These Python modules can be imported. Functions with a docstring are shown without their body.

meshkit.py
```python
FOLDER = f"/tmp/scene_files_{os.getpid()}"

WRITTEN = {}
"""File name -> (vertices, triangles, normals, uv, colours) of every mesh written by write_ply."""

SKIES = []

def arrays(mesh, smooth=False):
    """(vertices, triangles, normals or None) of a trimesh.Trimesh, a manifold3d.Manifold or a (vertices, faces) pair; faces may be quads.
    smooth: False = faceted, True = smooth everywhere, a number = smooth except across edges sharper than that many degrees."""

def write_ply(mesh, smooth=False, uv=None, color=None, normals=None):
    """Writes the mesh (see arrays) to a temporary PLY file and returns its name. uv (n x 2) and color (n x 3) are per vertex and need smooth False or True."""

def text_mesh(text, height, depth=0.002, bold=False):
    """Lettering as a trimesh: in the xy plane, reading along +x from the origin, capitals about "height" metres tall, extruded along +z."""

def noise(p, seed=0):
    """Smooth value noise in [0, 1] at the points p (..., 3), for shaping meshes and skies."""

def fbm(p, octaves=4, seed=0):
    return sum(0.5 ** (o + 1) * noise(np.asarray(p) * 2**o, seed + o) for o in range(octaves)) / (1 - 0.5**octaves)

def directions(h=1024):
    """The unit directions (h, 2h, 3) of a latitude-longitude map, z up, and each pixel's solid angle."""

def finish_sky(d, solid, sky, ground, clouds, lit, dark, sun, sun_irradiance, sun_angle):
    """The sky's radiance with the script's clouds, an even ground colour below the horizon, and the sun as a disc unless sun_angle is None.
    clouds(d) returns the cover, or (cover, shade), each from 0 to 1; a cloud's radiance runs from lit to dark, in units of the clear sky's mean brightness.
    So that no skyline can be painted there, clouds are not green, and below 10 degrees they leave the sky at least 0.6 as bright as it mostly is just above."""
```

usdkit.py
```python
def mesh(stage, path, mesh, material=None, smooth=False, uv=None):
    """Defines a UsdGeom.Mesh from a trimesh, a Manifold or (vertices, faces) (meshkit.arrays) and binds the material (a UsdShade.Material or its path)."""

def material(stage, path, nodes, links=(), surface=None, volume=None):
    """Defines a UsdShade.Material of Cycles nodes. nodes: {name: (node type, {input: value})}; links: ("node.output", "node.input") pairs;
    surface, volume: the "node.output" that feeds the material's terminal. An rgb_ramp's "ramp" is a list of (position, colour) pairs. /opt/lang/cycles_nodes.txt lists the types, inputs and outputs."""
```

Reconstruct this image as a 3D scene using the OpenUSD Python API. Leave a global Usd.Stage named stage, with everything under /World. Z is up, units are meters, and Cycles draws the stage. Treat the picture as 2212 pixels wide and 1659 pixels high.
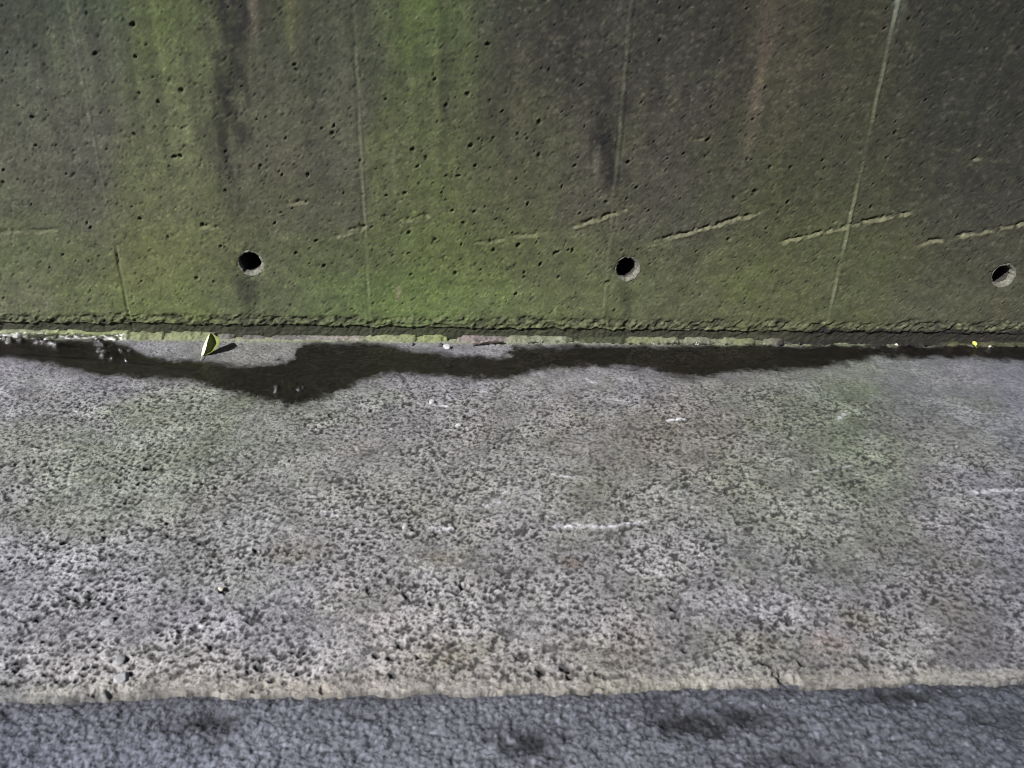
import math
import numpy as np
import trimesh
from scipy.spatial import cKDTree
from scipy.ndimage import gaussian_filter
from pxr import Usd, UsdGeom, UsdLux, UsdShade, Gf, Sdf, Vt
import usdkit
from meshkit import noise, fbm

stage = Usd.Stage.CreateInMemory()
UsdGeom.SetStageUpAxis(stage, 'Z')
UsdGeom.SetStageMetersPerUnit(stage, 1.0)
UsdGeom.Xform.Define(stage, '/World')

# ------------------------------------------------------------------ camera
PITCH, ROLL, YAW = 0.44222529, 0.03363528, 0.06239663   # looking down at the foot of the wall
H = 1.143                                               # eye height (m)
DIST = 2.45051 * H                                      # distance from the wall plane y = 0
FOC = 1665.0 / 2212.0                                   # focal length over picture width


def world_to_lens():
    cy, sy = math.cos(YAW), math.sin(YAW)
    A = np.array([[cy, -sy, 0], [sy, cy, 0], [0, 0, 1]])
    B = np.array([[1, 0, 0], [0, -math.sin(PITCH), -math.cos(PITCH)], [0, math.cos(PITCH), -math.sin(PITCH)]])
    cr, sr = math.cos(ROLL), math.sin(ROLL)
    C = np.array([[cr, -sr, 0], [sr, cr, 0], [0, 0, 1]])
    return C @ B @ A


LENS = world_to_lens()
EYE = np.array([0.0, -DIST, H])
cam = UsdGeom.Camera.Define(stage, '/World/camera')
right, down, fwd = LENS
M = np.eye(4)
M[0, :3], M[1, :3], M[2, :3], M[3, :3] = right, -down, -fwd, EYE
cam.AddTransformOp().Set(Gf.Matrix4d(*M.ravel().tolist()))
cam.CreateHorizontalApertureAttr(36.0)
cam.CreateFocalLengthAttr(36.0 * FOC)
cam.CreateClippingRangeAttr(Gf.Vec2f(0.05, 5000))
cam.CreateExposureAttr(1.7)
cam.CreateFStopAttr(4.0)
cam.CreateFocusDistanceAttr(2.8)

# ------------------------------------------------------------------ night sky and the one lamp-like light
EL = math.radians(36.0)
HX, HY = -0.74, -0.673
TO_LIGHT = np.array([HX * math.cos(EL), HY * math.cos(EL), math.sin(EL)])
TO_LIGHT /= np.linalg.norm(TO_LIGHT)
sky_mat = usdkit.material(stage, '/World/Looks/night_sky', {
    'sky': ('sky_texture', {'sky_type': 'single_scattering', 'sun_disc': False, 'sun_elevation': EL,
                            'sun_rotation': math.atan2(TO_LIGHT[0], TO_LIGHT[1])}),
    'bg': ('background_shader', {'strength': 0.012})}, [('sky.color', 'bg.color')], surface='bg.background')
dome = UsdLux.DomeLight.Define(stage, '/World/sky')
UsdShade.MaterialBindingAPI.Apply(dome.GetPrim()).Bind(sky_mat)
sun = UsdLux.DistantLight.Define(stage, '/World/lamp_light')
sun.CreateIntensityAttr(0.9)
sun.CreateNormalizeAttr(True)
sun.CreateAngleAttr(0.5)
sun.CreateColorAttr(Gf.Vec3f(1.0, 0.985, 0.975))
z = TO_LIGHT
x = np.cross([0, 0, 1.0], z); x /= np.linalg.norm(x)
y = np.cross(z, x)
L4 = np.eye(4); L4[0, :3], L4[1, :3], L4[2, :3] = x, y, z
sun.AddTransformOp().Set(Gf.Matrix4d(*L4.ravel().tolist()))


# ------------------------------------------------------------------ helpers
def on(px, py, axis, val):
    """The point where the line of sight through a place in the photograph (2212 wide) meets the wall (axis 1) or the ground (axis 2)."""
    d = LENS.T @ np.array([(px - 1106.0) / 1665.0, (py - 829.5) / 1665.0, 1.0])
    return EYE + (val - EYE[axis]) / d[axis] * d


def wall_at(px, py): return on(px, py, 1, 0.0)
def floor_at(px, py, h=0.0): return on(px, py, 2, h)


def seen(P):
    """Where points are seen in the photograph (2212 wide)."""
    q = (np.asarray(P) - EYE) @ LENS.T
    w = np.maximum(q[..., 2], 0.15)
    return 1106 + 1665 * q[..., 0] / w, 829.5 + 1665 * q[..., 1] / w


def lin(c):
    c = np.asarray(c, float) / 255.0
    return np.where(c <= 0.04045, c / 12.92, ((c + 0.055) / 1.055) ** 2.4)


def sstep(a, b, v):
    t = np.clip((v - a) / (b - a), 0, 1)
    return t * t * (3 - 2 * t)


def grid_colours(rows, ys, X, Y):
    """Smooth colour field from a coarse table of colours."""
    T = lin(np.array(rows, float))
    xs = np.linspace(0, 2212, T.shape[1])
    fx = np.clip(np.interp(X, xs, np.arange(len(xs))), 0, len(xs) - 1.001)
    fy = np.clip(np.interp(Y, ys, np.arange(len(ys))), 0, len(ys) - 1.001)
    i, j = fx.astype(int), fy.astype(int)
    a, b = fx - i, fy - j
    a = (a * a * (3 - 2 * a))[..., None]; b = (b * b * (3 - 2 * b))[..., None]
    return (T[j, i] * (1 - a) + T[j, i + 1] * a) * (1 - b) + (T[j + 1, i] * (1 - a) + T[j + 1, i + 1] * a) * b


def seg_dist(X, Z, a, b):
    a, b = np.asarray(a), np.asarray(b)
    d = b - a; L = np.linalg.norm(d)
    t = ((X - a[0]) * d[0] + (Z - a[1]) * d[1]) / L ** 2
    tc = np.clip(t, 0, 1)
    s = (-(X - a[0]) * d[1] + (Z - a[1]) * d[0]) / L          # signed, positive to the left of a>b
    return np.hypot(X - a[0] - tc * d[0], Z - a[1] - tc * d[1]), tc, s


def vnormals(P, F):
    n = np.zeros_like(P)
    c = np.cross(P[F[:, 1]] - P[F[:, 0]], P[F[:, 2]] - P[F[:, 0]])
    for k in range(3):
        np.add.at(n, F[:, k], c)
    return n / np.maximum(np.linalg.norm(n, axis=1, keepdims=True), 1e-20)


def quads(ny, nx):
    i = np.arange(ny * nx).reshape(ny, nx)
    return np.stack([i[:-1, :-1], i[:-1, 1:], i[1:, 1:], i[1:, :-1]], -1)


def floor_quads(ny, nx): return quads(ny, nx)[..., ::-1]


def tri(q):
    q = q.reshape(-1, 4)
    return np.vstack([q[:, [0, 1, 2]], q[:, [0, 2, 3]]])


def put(path, P, F, mat, N=None, tint=None, wet=None):
    used, inv = np.unique(F, return_inverse=True)
    F = inv.reshape(F.shape); P = P[used]
    m = UsdGeom.Mesh.Define(stage, path)
    m.CreatePointsAttr(Vt.Vec3fArray.FromNumpy(P.astype(np.float32)))
    m.CreateFaceVertexCountsAttr(Vt.IntArray.FromNumpy(np.full(len(F), F.shape[1], np.int32)))
    m.CreateFaceVertexIndicesAttr(Vt.IntArray.FromNumpy(F.astype(np.int32).ravel()))
    m.CreateSubdivisionSchemeAttr('none')
    if N is not None:
        m.CreateNormalsAttr(Vt.Vec3fArray.FromNumpy(N[used].astype(np.float32)))
        m.SetNormalsInterpolation('vertex')
    pv = UsdGeom.PrimvarsAPI(m)
    if tint is not None:
        pv.CreatePrimvar('tint', Sdf.ValueTypeNames.Color3fArray, 'vertex').Set(Vt.Vec3fArray.FromNumpy(tint[used].astype(np.float32)))
    if wet is not None:
        pv.CreatePrimvar('wet', Sdf.ValueTypeNames.FloatArray, 'vertex').Set(Vt.FloatArray.FromNumpy(wet[used].astype(np.float32)))
    UsdShade.MaterialBindingAPI.Apply(m.GetPrim()).Bind(mat)
    return m.GetPrim()


def tag(p, label=None, cat=None, group=None, kind=None):
    for k, v in (('label', label), ('category', cat), ('group', group), ('kind', kind)):
        if v:
            p.SetCustomDataByKey(k, v)
    return p


count = {}


def numbered(path):
    n = count.get(path, 0); count[path] = n + 1
    return path if n == 0 else f'{path}_{n:03d}'


def thing(name, label, cat, group=None):
    return tag(UsdGeom.Xform.Define(stage, numbered('/World/' + name)).GetPrim(), label, cat, group)


def part(parent, name, mesh, mat, smooth=False):
    return usdkit.mesh(stage, numbered(f'{parent.GetPath()}/{name}'), mesh, mat, smooth=smooth).GetPrim()


def spread(lo, hi, step, *outer):
    """Fine spacing from lo to hi, coarser steps out to each further limit (limit, step)."""
    a = np.linspace(lo, hi, int(round((hi - lo) / step)) + 1)
    L, Rr = [], []
    l, r = lo, hi
    for lim, st in outer:
        n = max(1, int(round((l + lim) / st))); L = list(np.linspace(-lim, l, n + 1)[:-1]) + L; l = -lim
        n = max(1, int(round((lim - r) / st))); Rr = Rr + list(np.linspace(r, lim, n + 1)[1:]); r = lim
    return np.array(L + list(a) + Rr)


def turned(P, k):
    """Points turned by an odd angle, so that no noise lattice lines up with the wall."""
    a, b = 0.61 + 0.37 * k, 0.47
    A = np.array([[math.cos(a), -math.sin(a), 0], [math.sin(a), math.cos(a), 0], [0, 0, 1]]) @ np.array([[math.cos(b), 0, math.sin(b)], [0, 1, 0], [-math.sin(b), 0, math.cos(b)]])
    A = A @ np.array([[1, 0, 0], [0, math.cos(0.8), -math.sin(0.8)], [0, math.sin(0.8), math.cos(0.8)]])
    return P @ A.T


# ------------------------------------------------------------------ materials
def stone_material(name, scale_fine, speck_lo, speck_hi, bump_d, rough_dry, pit_scale=None, pit_dark=0.35, pit_lo=0.1, pit_hi=0.3, pit_bump=0.003):
    """Concrete or asphalt: painted tint x fine grain, dirt-filled pores, fine relief, wet gloss."""
    n = {
        'tc': ('geometry', {}),
        'tint': ('attribute', {'attribute': 'tint'}), 'wet': ('attribute', {'attribute': 'wet'}),
        'n1': ('noise_texture', {'scale': scale_fine, 'detail': 4.0, 'roughness': 0.65}),
        'r1': ('rgb_ramp', {'ramp': [(0.25, (speck_lo,) * 3), (0.5, (1.0,) * 3), (0.75, (speck_hi,) * 3)]}),
        'm1': ('mix', {'mix_type': 'multiply', 'fac': 1.0}),
        'n2': ('noise_texture', {'scale': scale_fine * 2.7, 'detail': 2.0}),
        'b1': ('bump', {'strength': 1.0, 'distance': bump_d, 'use_object_space': False}),
        'rg': ('map_range', {'from_min': 0.0, 'from_max': 1.0, 'to_min': rough_dry, 'to_max': 0.12}),
        'sp': ('map_range', {'from_min': 0.0, 'from_max': 1.0, 'to_min': 0.3, 'to_max': 0.62}),
        'p': ('principled_bsdf', {})}
    l = [('tc.position', 'n1.vector'), ('tc.position', 'n2.vector'), ('n1.fac', 'r1.fac'), ('tint.color', 'm1.color1'), ('r1.color', 'm1.color2'),
         ('n1.fac', 'b1.height'), ('wet.fac', 'rg.value'), ('wet.fac', 'sp.value'), ('sp.result', 'p.specular_ior_level'), ('rg.result', 'p.roughness')]
    col, nor = 'm1.color', 'b1.normal'
    if pit_scale:
        n |= {'v': ('noise_texture', {'scale': pit_scale, 'detail': 2.0, 'roughness': 0.6, 'distortion': 0.4}),
              'vr': ('rgb_ramp', {'ramp': [(pit_lo, (pit_dark,) * 3), (pit_hi, (1.0,) * 3)]}),
              'm2': ('mix', {'mix_type': 'multiply', 'fac': 1.0}),
              'b2': ('bump', {'strength': 1.0, 'distance': pit_bump})}
        l += [('tc.position', 'v.vector'), ('v.fac', 'vr.fac'), ('m1.color', 'm2.color1'), ('vr.color', 'm2.color2'), ('vr.color', 'b2.height'), ('b1.normal', 'b2.normal')]
        col, nor = 'm2.color', 'b2.normal'
    l += [(col, 'p.base_color'), (nor, 'p.normal')]
    return usdkit.material(stage, '/World/Looks/' + name, n, l, surface='p.BSDF')


wall_mat = stone_material('mossy_concrete', 300.0, 0.6, 1.42, 0.0012, 0.88)
pave_mat = stone_material('worn_concrete', 260.0, 0.7, 1.28, 0.003, 0.85, 120.0, 0.6, 0.32, 0.44, 0.002)
road_mat = stone_material('asphalt', 240.0, 0.74, 1.26, 0.002, 0.8, 110.0, 0.42, 0.32, 0.48, 0.002)
fillet_mat = stone_material('lime_mortar', 200.0, 0.75, 1.25, 0.002, 0.8)


def plain(name, col, rough=0.7, scale=60.0, lo=0.8, hi=1.2, trans=None, spec=0.4):
    n = {'tc': ('geometry', {}), 'n': ('noise_texture', {'scale': scale, 'detail': 3.0}),
         'r': ('rgb_ramp', {'ramp': [(0.3, tuple(np.array(col) * lo)), (0.7, tuple(np.array(col) * hi))]}),
         'b': ('bump', {'strength': 0.6, 'distance': 0.001}),
         'p': ('principled_bsdf', {'roughness': rough, 'specular_ior_level': spec})}
    l = [('tc.position', 'n.vector'), ('n.fac', 'r.fac'), ('r.color', 'p.base_color'), ('n.fac', 'b.height'), ('b.normal', 'p.normal')]
    out = 'p.BSDF'
    if trans:
        n |= {'t': ('translucent_bsdf', {'color': trans}), 'mx': ('mix_closure', {'fac': 0.3})} if False else {}
    return usdkit.material(stage, '/World/Looks/' + name, n, l, surface=out)


pipe_mat = plain('grey_pipe', (0.088, 0.086, 0.068), 0.8, 110.0, 0.35, 1.35)
hole_dirt = plain('hole_dirt', (0.02, 0.018, 0.015), 0.95)
core_mat = plain('plain_concrete', (0.10, 0.10, 0.085), 0.85, 8.0)
soil_mat = plain('soil', (0.05, 0.05, 0.045), 0.9, 3.0)
water_mat = usdkit.material(stage, '/World/Looks/water_film', {
    'tc': ('geometry', {}), 'n': ('noise_texture', {'scale': 45.0, 'detail': 1.0}), 'b': ('bump', {'strength': 1.0, 'distance': 0.0015}),
    'f': ('fresnel', {'IOR': 1.2}), 't': ('transparent_bsdf', {'color': (0.93, 0.93, 0.93)}) , 'g': ('glossy_bsdf', {'color': (1, 1, 1), 'roughness': 0.2}),
    'm': ('mix_closure', {})}, [('tc.position', 'n.vector'), ('n.fac', 'b.height'), ('b.normal', 'g.normal'), ('b.normal', 'f.normal'), ('f.fac', 'm.fac'), ('t.BSDF', 'm.closure1'), ('g.BSDF', 'm.closure2')], surface='m.closure')

# ================================================================== THE WALL
rng = np.random.default_rng(7)
K_WALL, K_FLOOR, K_ROAD = 0.42, 0.69, 0.68
xl, xr = min(wall_at(0, 0)[0], wall_at(0, 720)[0]), max(wall_at(2212, 0)[0], wall_at(2212, 740)[0])
ztop = max(wall_at(0, 0)[2], wall_at(2212, 0)[2])
xs = spread(xl - 0.42, xr + 0.42, 0.0042, (3.6, 0.014), (9.0, 0.12))
fine_x = np.interp(np.gradient(xs), [0.0045, 0.012], [1.0, 0.25])[None]   # relief fades where the mesh is coarse
LIP = 0.057
prof = [(0.013, 0.0), (0.013, 0.008), (0.012, 0.016), (0.012, 0.022), (0.012, 0.027), (0.012, 0.0315), (0.011, 0.036), (0.011, 0.0405), (0.011, 0.045), (0.010, 0.049), (0.009, 0.0525), (0.005, 0.0555)]
zs = list(np.arange(LIP, 0.10, 0.0031)) + list(np.arange(0.10, ztop + 0.05, 0.0042)) + list(np.linspace(ztop + 0.08, 2.9, 40))
prof += [(0.0, v) for v in zs]
prof = np.array(prof)
ny, nx = len(prof), len(xs)
X = np.repeat(xs[None], ny, 0)
Y = np.repeat(prof[:, :1], nx, 1)
Z = np.repeat(prof[:, 1:], nx, 1)
print('wall', nx, ny, 'x', xl, xr, 'ztop', ztop)
P0 = np.stack([X, 0 * X, Z], -1)
U, V = seen(P0)
face = sstep(0.054, 0.060, Z)                 # 0 in the recess at the foot, 1 on the face
T1, T2, T3 = turned(P0, 0), turned(P0, 1), turned(P0, 2)
gr = fine_x * sstep(0.64, 0.84, 0.6 * noise(T1 * 115, 6) + 0.4 * noise(T2 * 60, 7))
D = 0.0035 * (fbm(P0 * 6, 3, 1) - 0.5) * 2 + 0.0007 * (noise(T2 * 60, 3) - 0.5) * 2 + 0.0009 * (noise(T3 * 140, 4) - 0.5) * 2 - 0.0026 * gr

pits = [(287, 53), (207, 115), (293, 122), (300, 202), (392, 195), (342, 220), (290, 290), (70, 253), (377, 338), (390, 337), (488, 328), (563, 358), (610, 378), (665, 377), (722, 272), (718, 288), (7, 393), (488, 413), (608, 460), (187, 483), (195, 492), (437, 485), (363, 512), (477, 532), (683, 520), (303, 473), (593, 483), (637, 140), (641, 150), (1055, 95), (1010, 203), (964, 227), (939, 172), (1085, 240), (1165, 263), (1119, 290), (892, 323), (920, 340), (1017, 315), (902, 360), (1027, 358), (1164, 335), (990, 380), (875, 417), (955, 417), (835, 422), (977, 455), (1025, 457), (832, 467), (804, 490), (1002, 482), (884, 503), (940, 517), (1059, 520), (997, 528), (1120, 530), (1242, 358), (1214, 402), (1310, 437), (1357, 350), (1139, 443), (1199, 547), (1237, 540), (884, 547), (1627, 258), (1529, 302), (1524, 338), (1631, 413), (1586, 427), (1702, 437), (1882, 447), (1934, 287), (1574, 517), (1477, 332), (1168, 571), (1133, 589), (984, 590), (1205, 545), (1207, 598), (1132, 600), (1115, 635), (1312, 610), (1067, 540), (425, 601), (640, 547), (700, 575)]
pitl = []
for p in pits:
    w = wall_at(*p); pitl.append((w[0], w[2], rng.uniform(0.0062, 0.0105), rng.uniform(0.006, 0.010)))
n = 0
while n < 1700:                                # small air bubbles, denser low down and in the middle
    px, pz = rng.uniform(-3.2, 3.2), rng.uniform(0.10, 2.6)
    u, v = seen(np.array([px, 0, pz]))
    dens = 0.25 + 0.75 * np.exp(-((v - 480) / 170) ** 2) * (0.45 + 0.55 * np.exp(-((u - 1150) / 420) ** 2))
    if rng.uniform() < dens:
        pitl.append((px, pz, 0.0026 + 0.0046 * rng.uniform() ** 2.5, rng.uniform(0.003, 0.007))); n += 1
pit_mask = np.zeros_like(X)
for px, pz, r, dep in pitl:
    i0, i1 = np.searchsorted(xs, [px - 3 * r, px + 3 * r]); j0, j1 = np.searchsorted(prof[12:, 1], [pz - 3 * r, pz + 3 * r]) + 12
    if i1 <= i0 or j1 <= j0:
        continue
    a = rng.uniform(0, math.pi); e = rng.uniform(0.4, 1.0)
    dx, dz = X[j0:j1, i0:i1] - px, Z[j0:j1, i0:i1] - pz
    q = np.hypot((dx * math.cos(a) + dz * math.sin(a)), (-dx * math.sin(a) + dz * math.cos(a)) / e) / r
    q = q * (0.8 + 0.5 * noise(np.stack([dx, dz, 0 * dx + px], -1) * 260, 5))
    h = 1 - sstep(0.55, 1.15, q)
    D[j0:j1, i0:i1] -= dep * h
    D[j0:j1, i0:i1] += 0.0008 * np.exp(-((q - 1.35) / 0.3) ** 2)
    pit_mask[j0:j1, i0:i1] = np.maximum(pit_mask[j0:j1, i0:i1], h)

# slanting honeycombed pour lines
pale = np.zeros_like(X)
lines = [((1232, 492), (1385, 440), 1.0), ((1395, 528), (1640, 458), 1.1), ((1680, 525), (1985, 452), 1.1), ((1985, 527), (2225, 480), 1.0), ((715, 512), (795, 488), 0.9),
         ((868, 478), (932, 462), 0.9), ((1020, 527), (1190, 500), 0.45), ((430, 487), (472, 494), 0.8), ((0, 502), (130, 497), 0.4), ((625, 440), (665, 436), 0.8), ((2095, 355), (2125, 335), 0.7), ((1495, 305), (1520, 298), .4)]
wob = (fbm(P0 * 30, 3, 11) - 0.5)
for a, b, k in lines:
    wa, wb = wall_at(*a), wall_at(*b)
    d, t, s = seg_dist(X, Z, (wa[0], wa[2]), (wb[0], wb[2]))
    s = s + 0.009 * wob * 2 + 0.004 * (noise(P0 * 120, 12) - 0.5)
    end = np.where((t <= 0) | (t >= 1), np.maximum(0, 1 - d / 0.02), 1) * sstep(0.30, 0.68, 0.6 * noise(P0 * 42, 13) + 0.4 * noise(P0 * 90, 14)) * 1.3 * np.clip(np.minimum(t, 1 - t) * 8 + 0.25, 0, 1)
    D -= k * 0.008 * end * np.exp(-((s - 0.003) / 0.0058) ** 2)
    D += k * 0.0030 * end * np.exp(-((s + 0.010) / 0.006) ** 2)
    pale = np.maximum(pale, k * np.clip(end, 0, 1) * np.exp(-((s + 0.007) / 0.009) ** 2))

# joints of the formwork panels
seams_px = [((150, 0), (275, 680)), ((770, 0), (797, 690)), ((1348, 180), (1300, 660)), ((1945, 0), (1787, 690))]
seam_x = [0.5 * (wall_at(*a)[0] + wall_at(*b)[0]) for a, b in seams_px]
seam_x = [seam_x[0] - 0.9] + seam_x + [seam_x[-1] + 0.9]
seam_pale = np.zeros_like(X)
fin_noise = noise(np.stack([X * 2, 0 * X, Z * 9], -1), 21)
for k, sx in enumerate(seam_x):
    s = X - sx + 0.004 * (noise(np.stack([X * 0 + k, 0 * X, Z * 14], -1), 22) - 0.5)
    if k == 3:                                 # two fine scored lines beside a step
        D += 0.0022 * sstep(-0.002, 0.002, s) * np.exp(-np.maximum(s, 0) / 0.05)
        D -= 0.003 * np.exp(-(s / 0.0035) ** 2) * fin_noise + 0.002 * np.exp(-((s - 0.020) / 0.003) ** 2) * fin_noise
        seam_pale = np.maximum(seam_pale, 0.45 * np.exp(-((s - 0.006) / 0.004) ** 2) * fin_noise)
    elif k == 1:                               # pale fin above, open crack at the foot
        lo = sstep(0.42, 0.30, Z)
        D += 0.0022 * np.exp(-(s / 0.004) ** 2) * (1 - lo) * (0.3 + fin_noise) - 0.006 * np.exp(-((s + 0.001) / 0.004) ** 2) * lo * (0.4 + fin_noise)
        seam_pale = np.maximum(seam_pale, 0.55 * np.exp(-((s - 0.004) / 0.008) ** 2) * (1 - lo) * fin_noise)
    else:
        D += (0.0034 if k == 4 else 0.0018) * np.exp(-(s / 0.0045) ** 2) * (0.2 + 1.2 * sstep(0.3, 0.7, fin_noise)) + 0.0020 * sstep(-0.004, 0.004, s) * np.exp(-np.maximum(s, 0) / 0.06)
        D -= 0.0028 * np.exp(-((s + 0.008) / 0.004) ** 2) * fin_noise
        seam_pale = np.maximum(seam_pale, (0.7 if k == 4 else 0.38) * np.exp(-((s + 0.001) / 0.006) ** 2) * (0.15 + 1.1 * sstep(0.3, 0.7, fin_noise)))

# crumbled lower lip
lipn = noise(P0 * 62 + 5, 31); lipf = noise(P0 * 118, 32)
lipz = 0.086 + 0.016 * (noise(P0 * np.array([9, 0, 0]), 33) - 0.5) + np.interp(X, [-1.6, 2.0], [0.0, 0.014]) + 0.014 * (noise(P0 * np.array([40, 0, 0]), 36) - 0.5)
rough = sstep(0.012, -0.010, Z - lipz) * face
lipb = noise(P0 * 34 + 9, 37)
D -= rough * (0.006 * sstep(0.30, 0.75, lipn) + 0.004 * sstep(0.45, 0.7, lipb) + 0.006 * (lipf - 0.5) - 0.001)
D += (1 - face) * (0.004 * (lipn - 0.5) + 0.004 * (lipf - 0.5))
Z = Z + (1 - sstep(0.06, 0.10, Z)) * sstep(0.036, 0.055, Z) * (0.010 * (noise(np.stack([X * 30, 0 * X, 0 * X], -1), 34) - 0.5) + 0.008 * (noise(np.stack([X * 90, 0 * X, 0 * X], -1), 35) - 0.5))
Y = Y - D

# weep holes: the sheet is opened on a circle and a pipe set in it
RH = 0.0455
holes = [wall_at(542, 569), wall_at(1356, 581), wall_at(2169, 596)]
keep = np.ones((ny - 1, nx - 1), bool)
for hc in holes:
    rr = np.hypot(X - hc[0], Z - hc[2])
    ring = (rr > RH - 0.0032) & (rr < RH + 0.0016)
    s = RH / np.maximum(rr, 1e-6)
    X = np.where(ring, hc[0] + (X - hc[0]) * s, X); Z = np.where(ring, hc[2] + (Z - hc[2]) * s, Z)
    chip = sstep(0.50, 0.72, noise(T1 * 55, 66))
    Y = Y + (0.003 + 0.006 * chip) * np.exp(-np.maximum(rr - RH, 0) / 0.007) * (rr < 0.09)
    cxm = 0.25 * (X[:-1, :-1] + X[1:, :-1] + X[:-1, 1:] + X[1:, 1:]); czm = 0.25 * (Z[:-1, :-1] + Z[1:, :-1] + Z[:-1, 1:] + Z[1:, 1:])
    keep &= np.hypot(cxm - hc[0], czm - hc[2]) > RH - 0.0012

# colour of the stained, algae-grown concrete, with light falloff painted in at upper right
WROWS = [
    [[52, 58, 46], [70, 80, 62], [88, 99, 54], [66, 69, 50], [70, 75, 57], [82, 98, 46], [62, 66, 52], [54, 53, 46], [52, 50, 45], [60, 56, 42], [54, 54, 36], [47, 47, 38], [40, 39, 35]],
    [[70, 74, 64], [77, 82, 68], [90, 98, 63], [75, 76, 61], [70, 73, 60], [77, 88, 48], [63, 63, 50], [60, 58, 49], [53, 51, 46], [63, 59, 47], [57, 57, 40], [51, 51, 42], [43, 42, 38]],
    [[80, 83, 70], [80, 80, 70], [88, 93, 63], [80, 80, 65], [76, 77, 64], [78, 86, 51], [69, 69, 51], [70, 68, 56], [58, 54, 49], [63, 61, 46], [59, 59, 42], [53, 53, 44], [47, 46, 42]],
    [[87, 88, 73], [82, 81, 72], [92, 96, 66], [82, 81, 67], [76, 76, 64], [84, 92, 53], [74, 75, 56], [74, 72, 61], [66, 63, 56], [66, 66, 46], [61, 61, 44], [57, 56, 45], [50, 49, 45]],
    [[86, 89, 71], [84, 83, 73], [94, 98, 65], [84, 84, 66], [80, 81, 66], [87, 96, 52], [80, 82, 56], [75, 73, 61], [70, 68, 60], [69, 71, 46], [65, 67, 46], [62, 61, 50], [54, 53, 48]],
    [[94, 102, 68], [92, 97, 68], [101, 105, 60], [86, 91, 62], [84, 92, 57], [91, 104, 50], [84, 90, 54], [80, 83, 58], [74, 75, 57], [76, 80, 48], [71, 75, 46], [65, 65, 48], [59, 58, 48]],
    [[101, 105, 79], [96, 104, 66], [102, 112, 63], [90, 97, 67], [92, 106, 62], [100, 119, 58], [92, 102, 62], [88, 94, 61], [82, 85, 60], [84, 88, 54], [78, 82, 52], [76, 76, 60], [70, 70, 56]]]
warp = (fbm(P0 * np.array([7, 1, 3.0]), 3, 41) - 0.5) * 190
warp2 = (fbm(P0 * np.array([6, 1, 4.0]), 3, 42) - 0.5) * 90
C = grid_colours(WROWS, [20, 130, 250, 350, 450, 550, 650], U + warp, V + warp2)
jag = (fbm(P0 * np.array([28, 1, 8.0]), 3, 43) - 0.5)
patch_n = fbm(P0 * np.array([20, 1, 7.0]), 4, 44)
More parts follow.
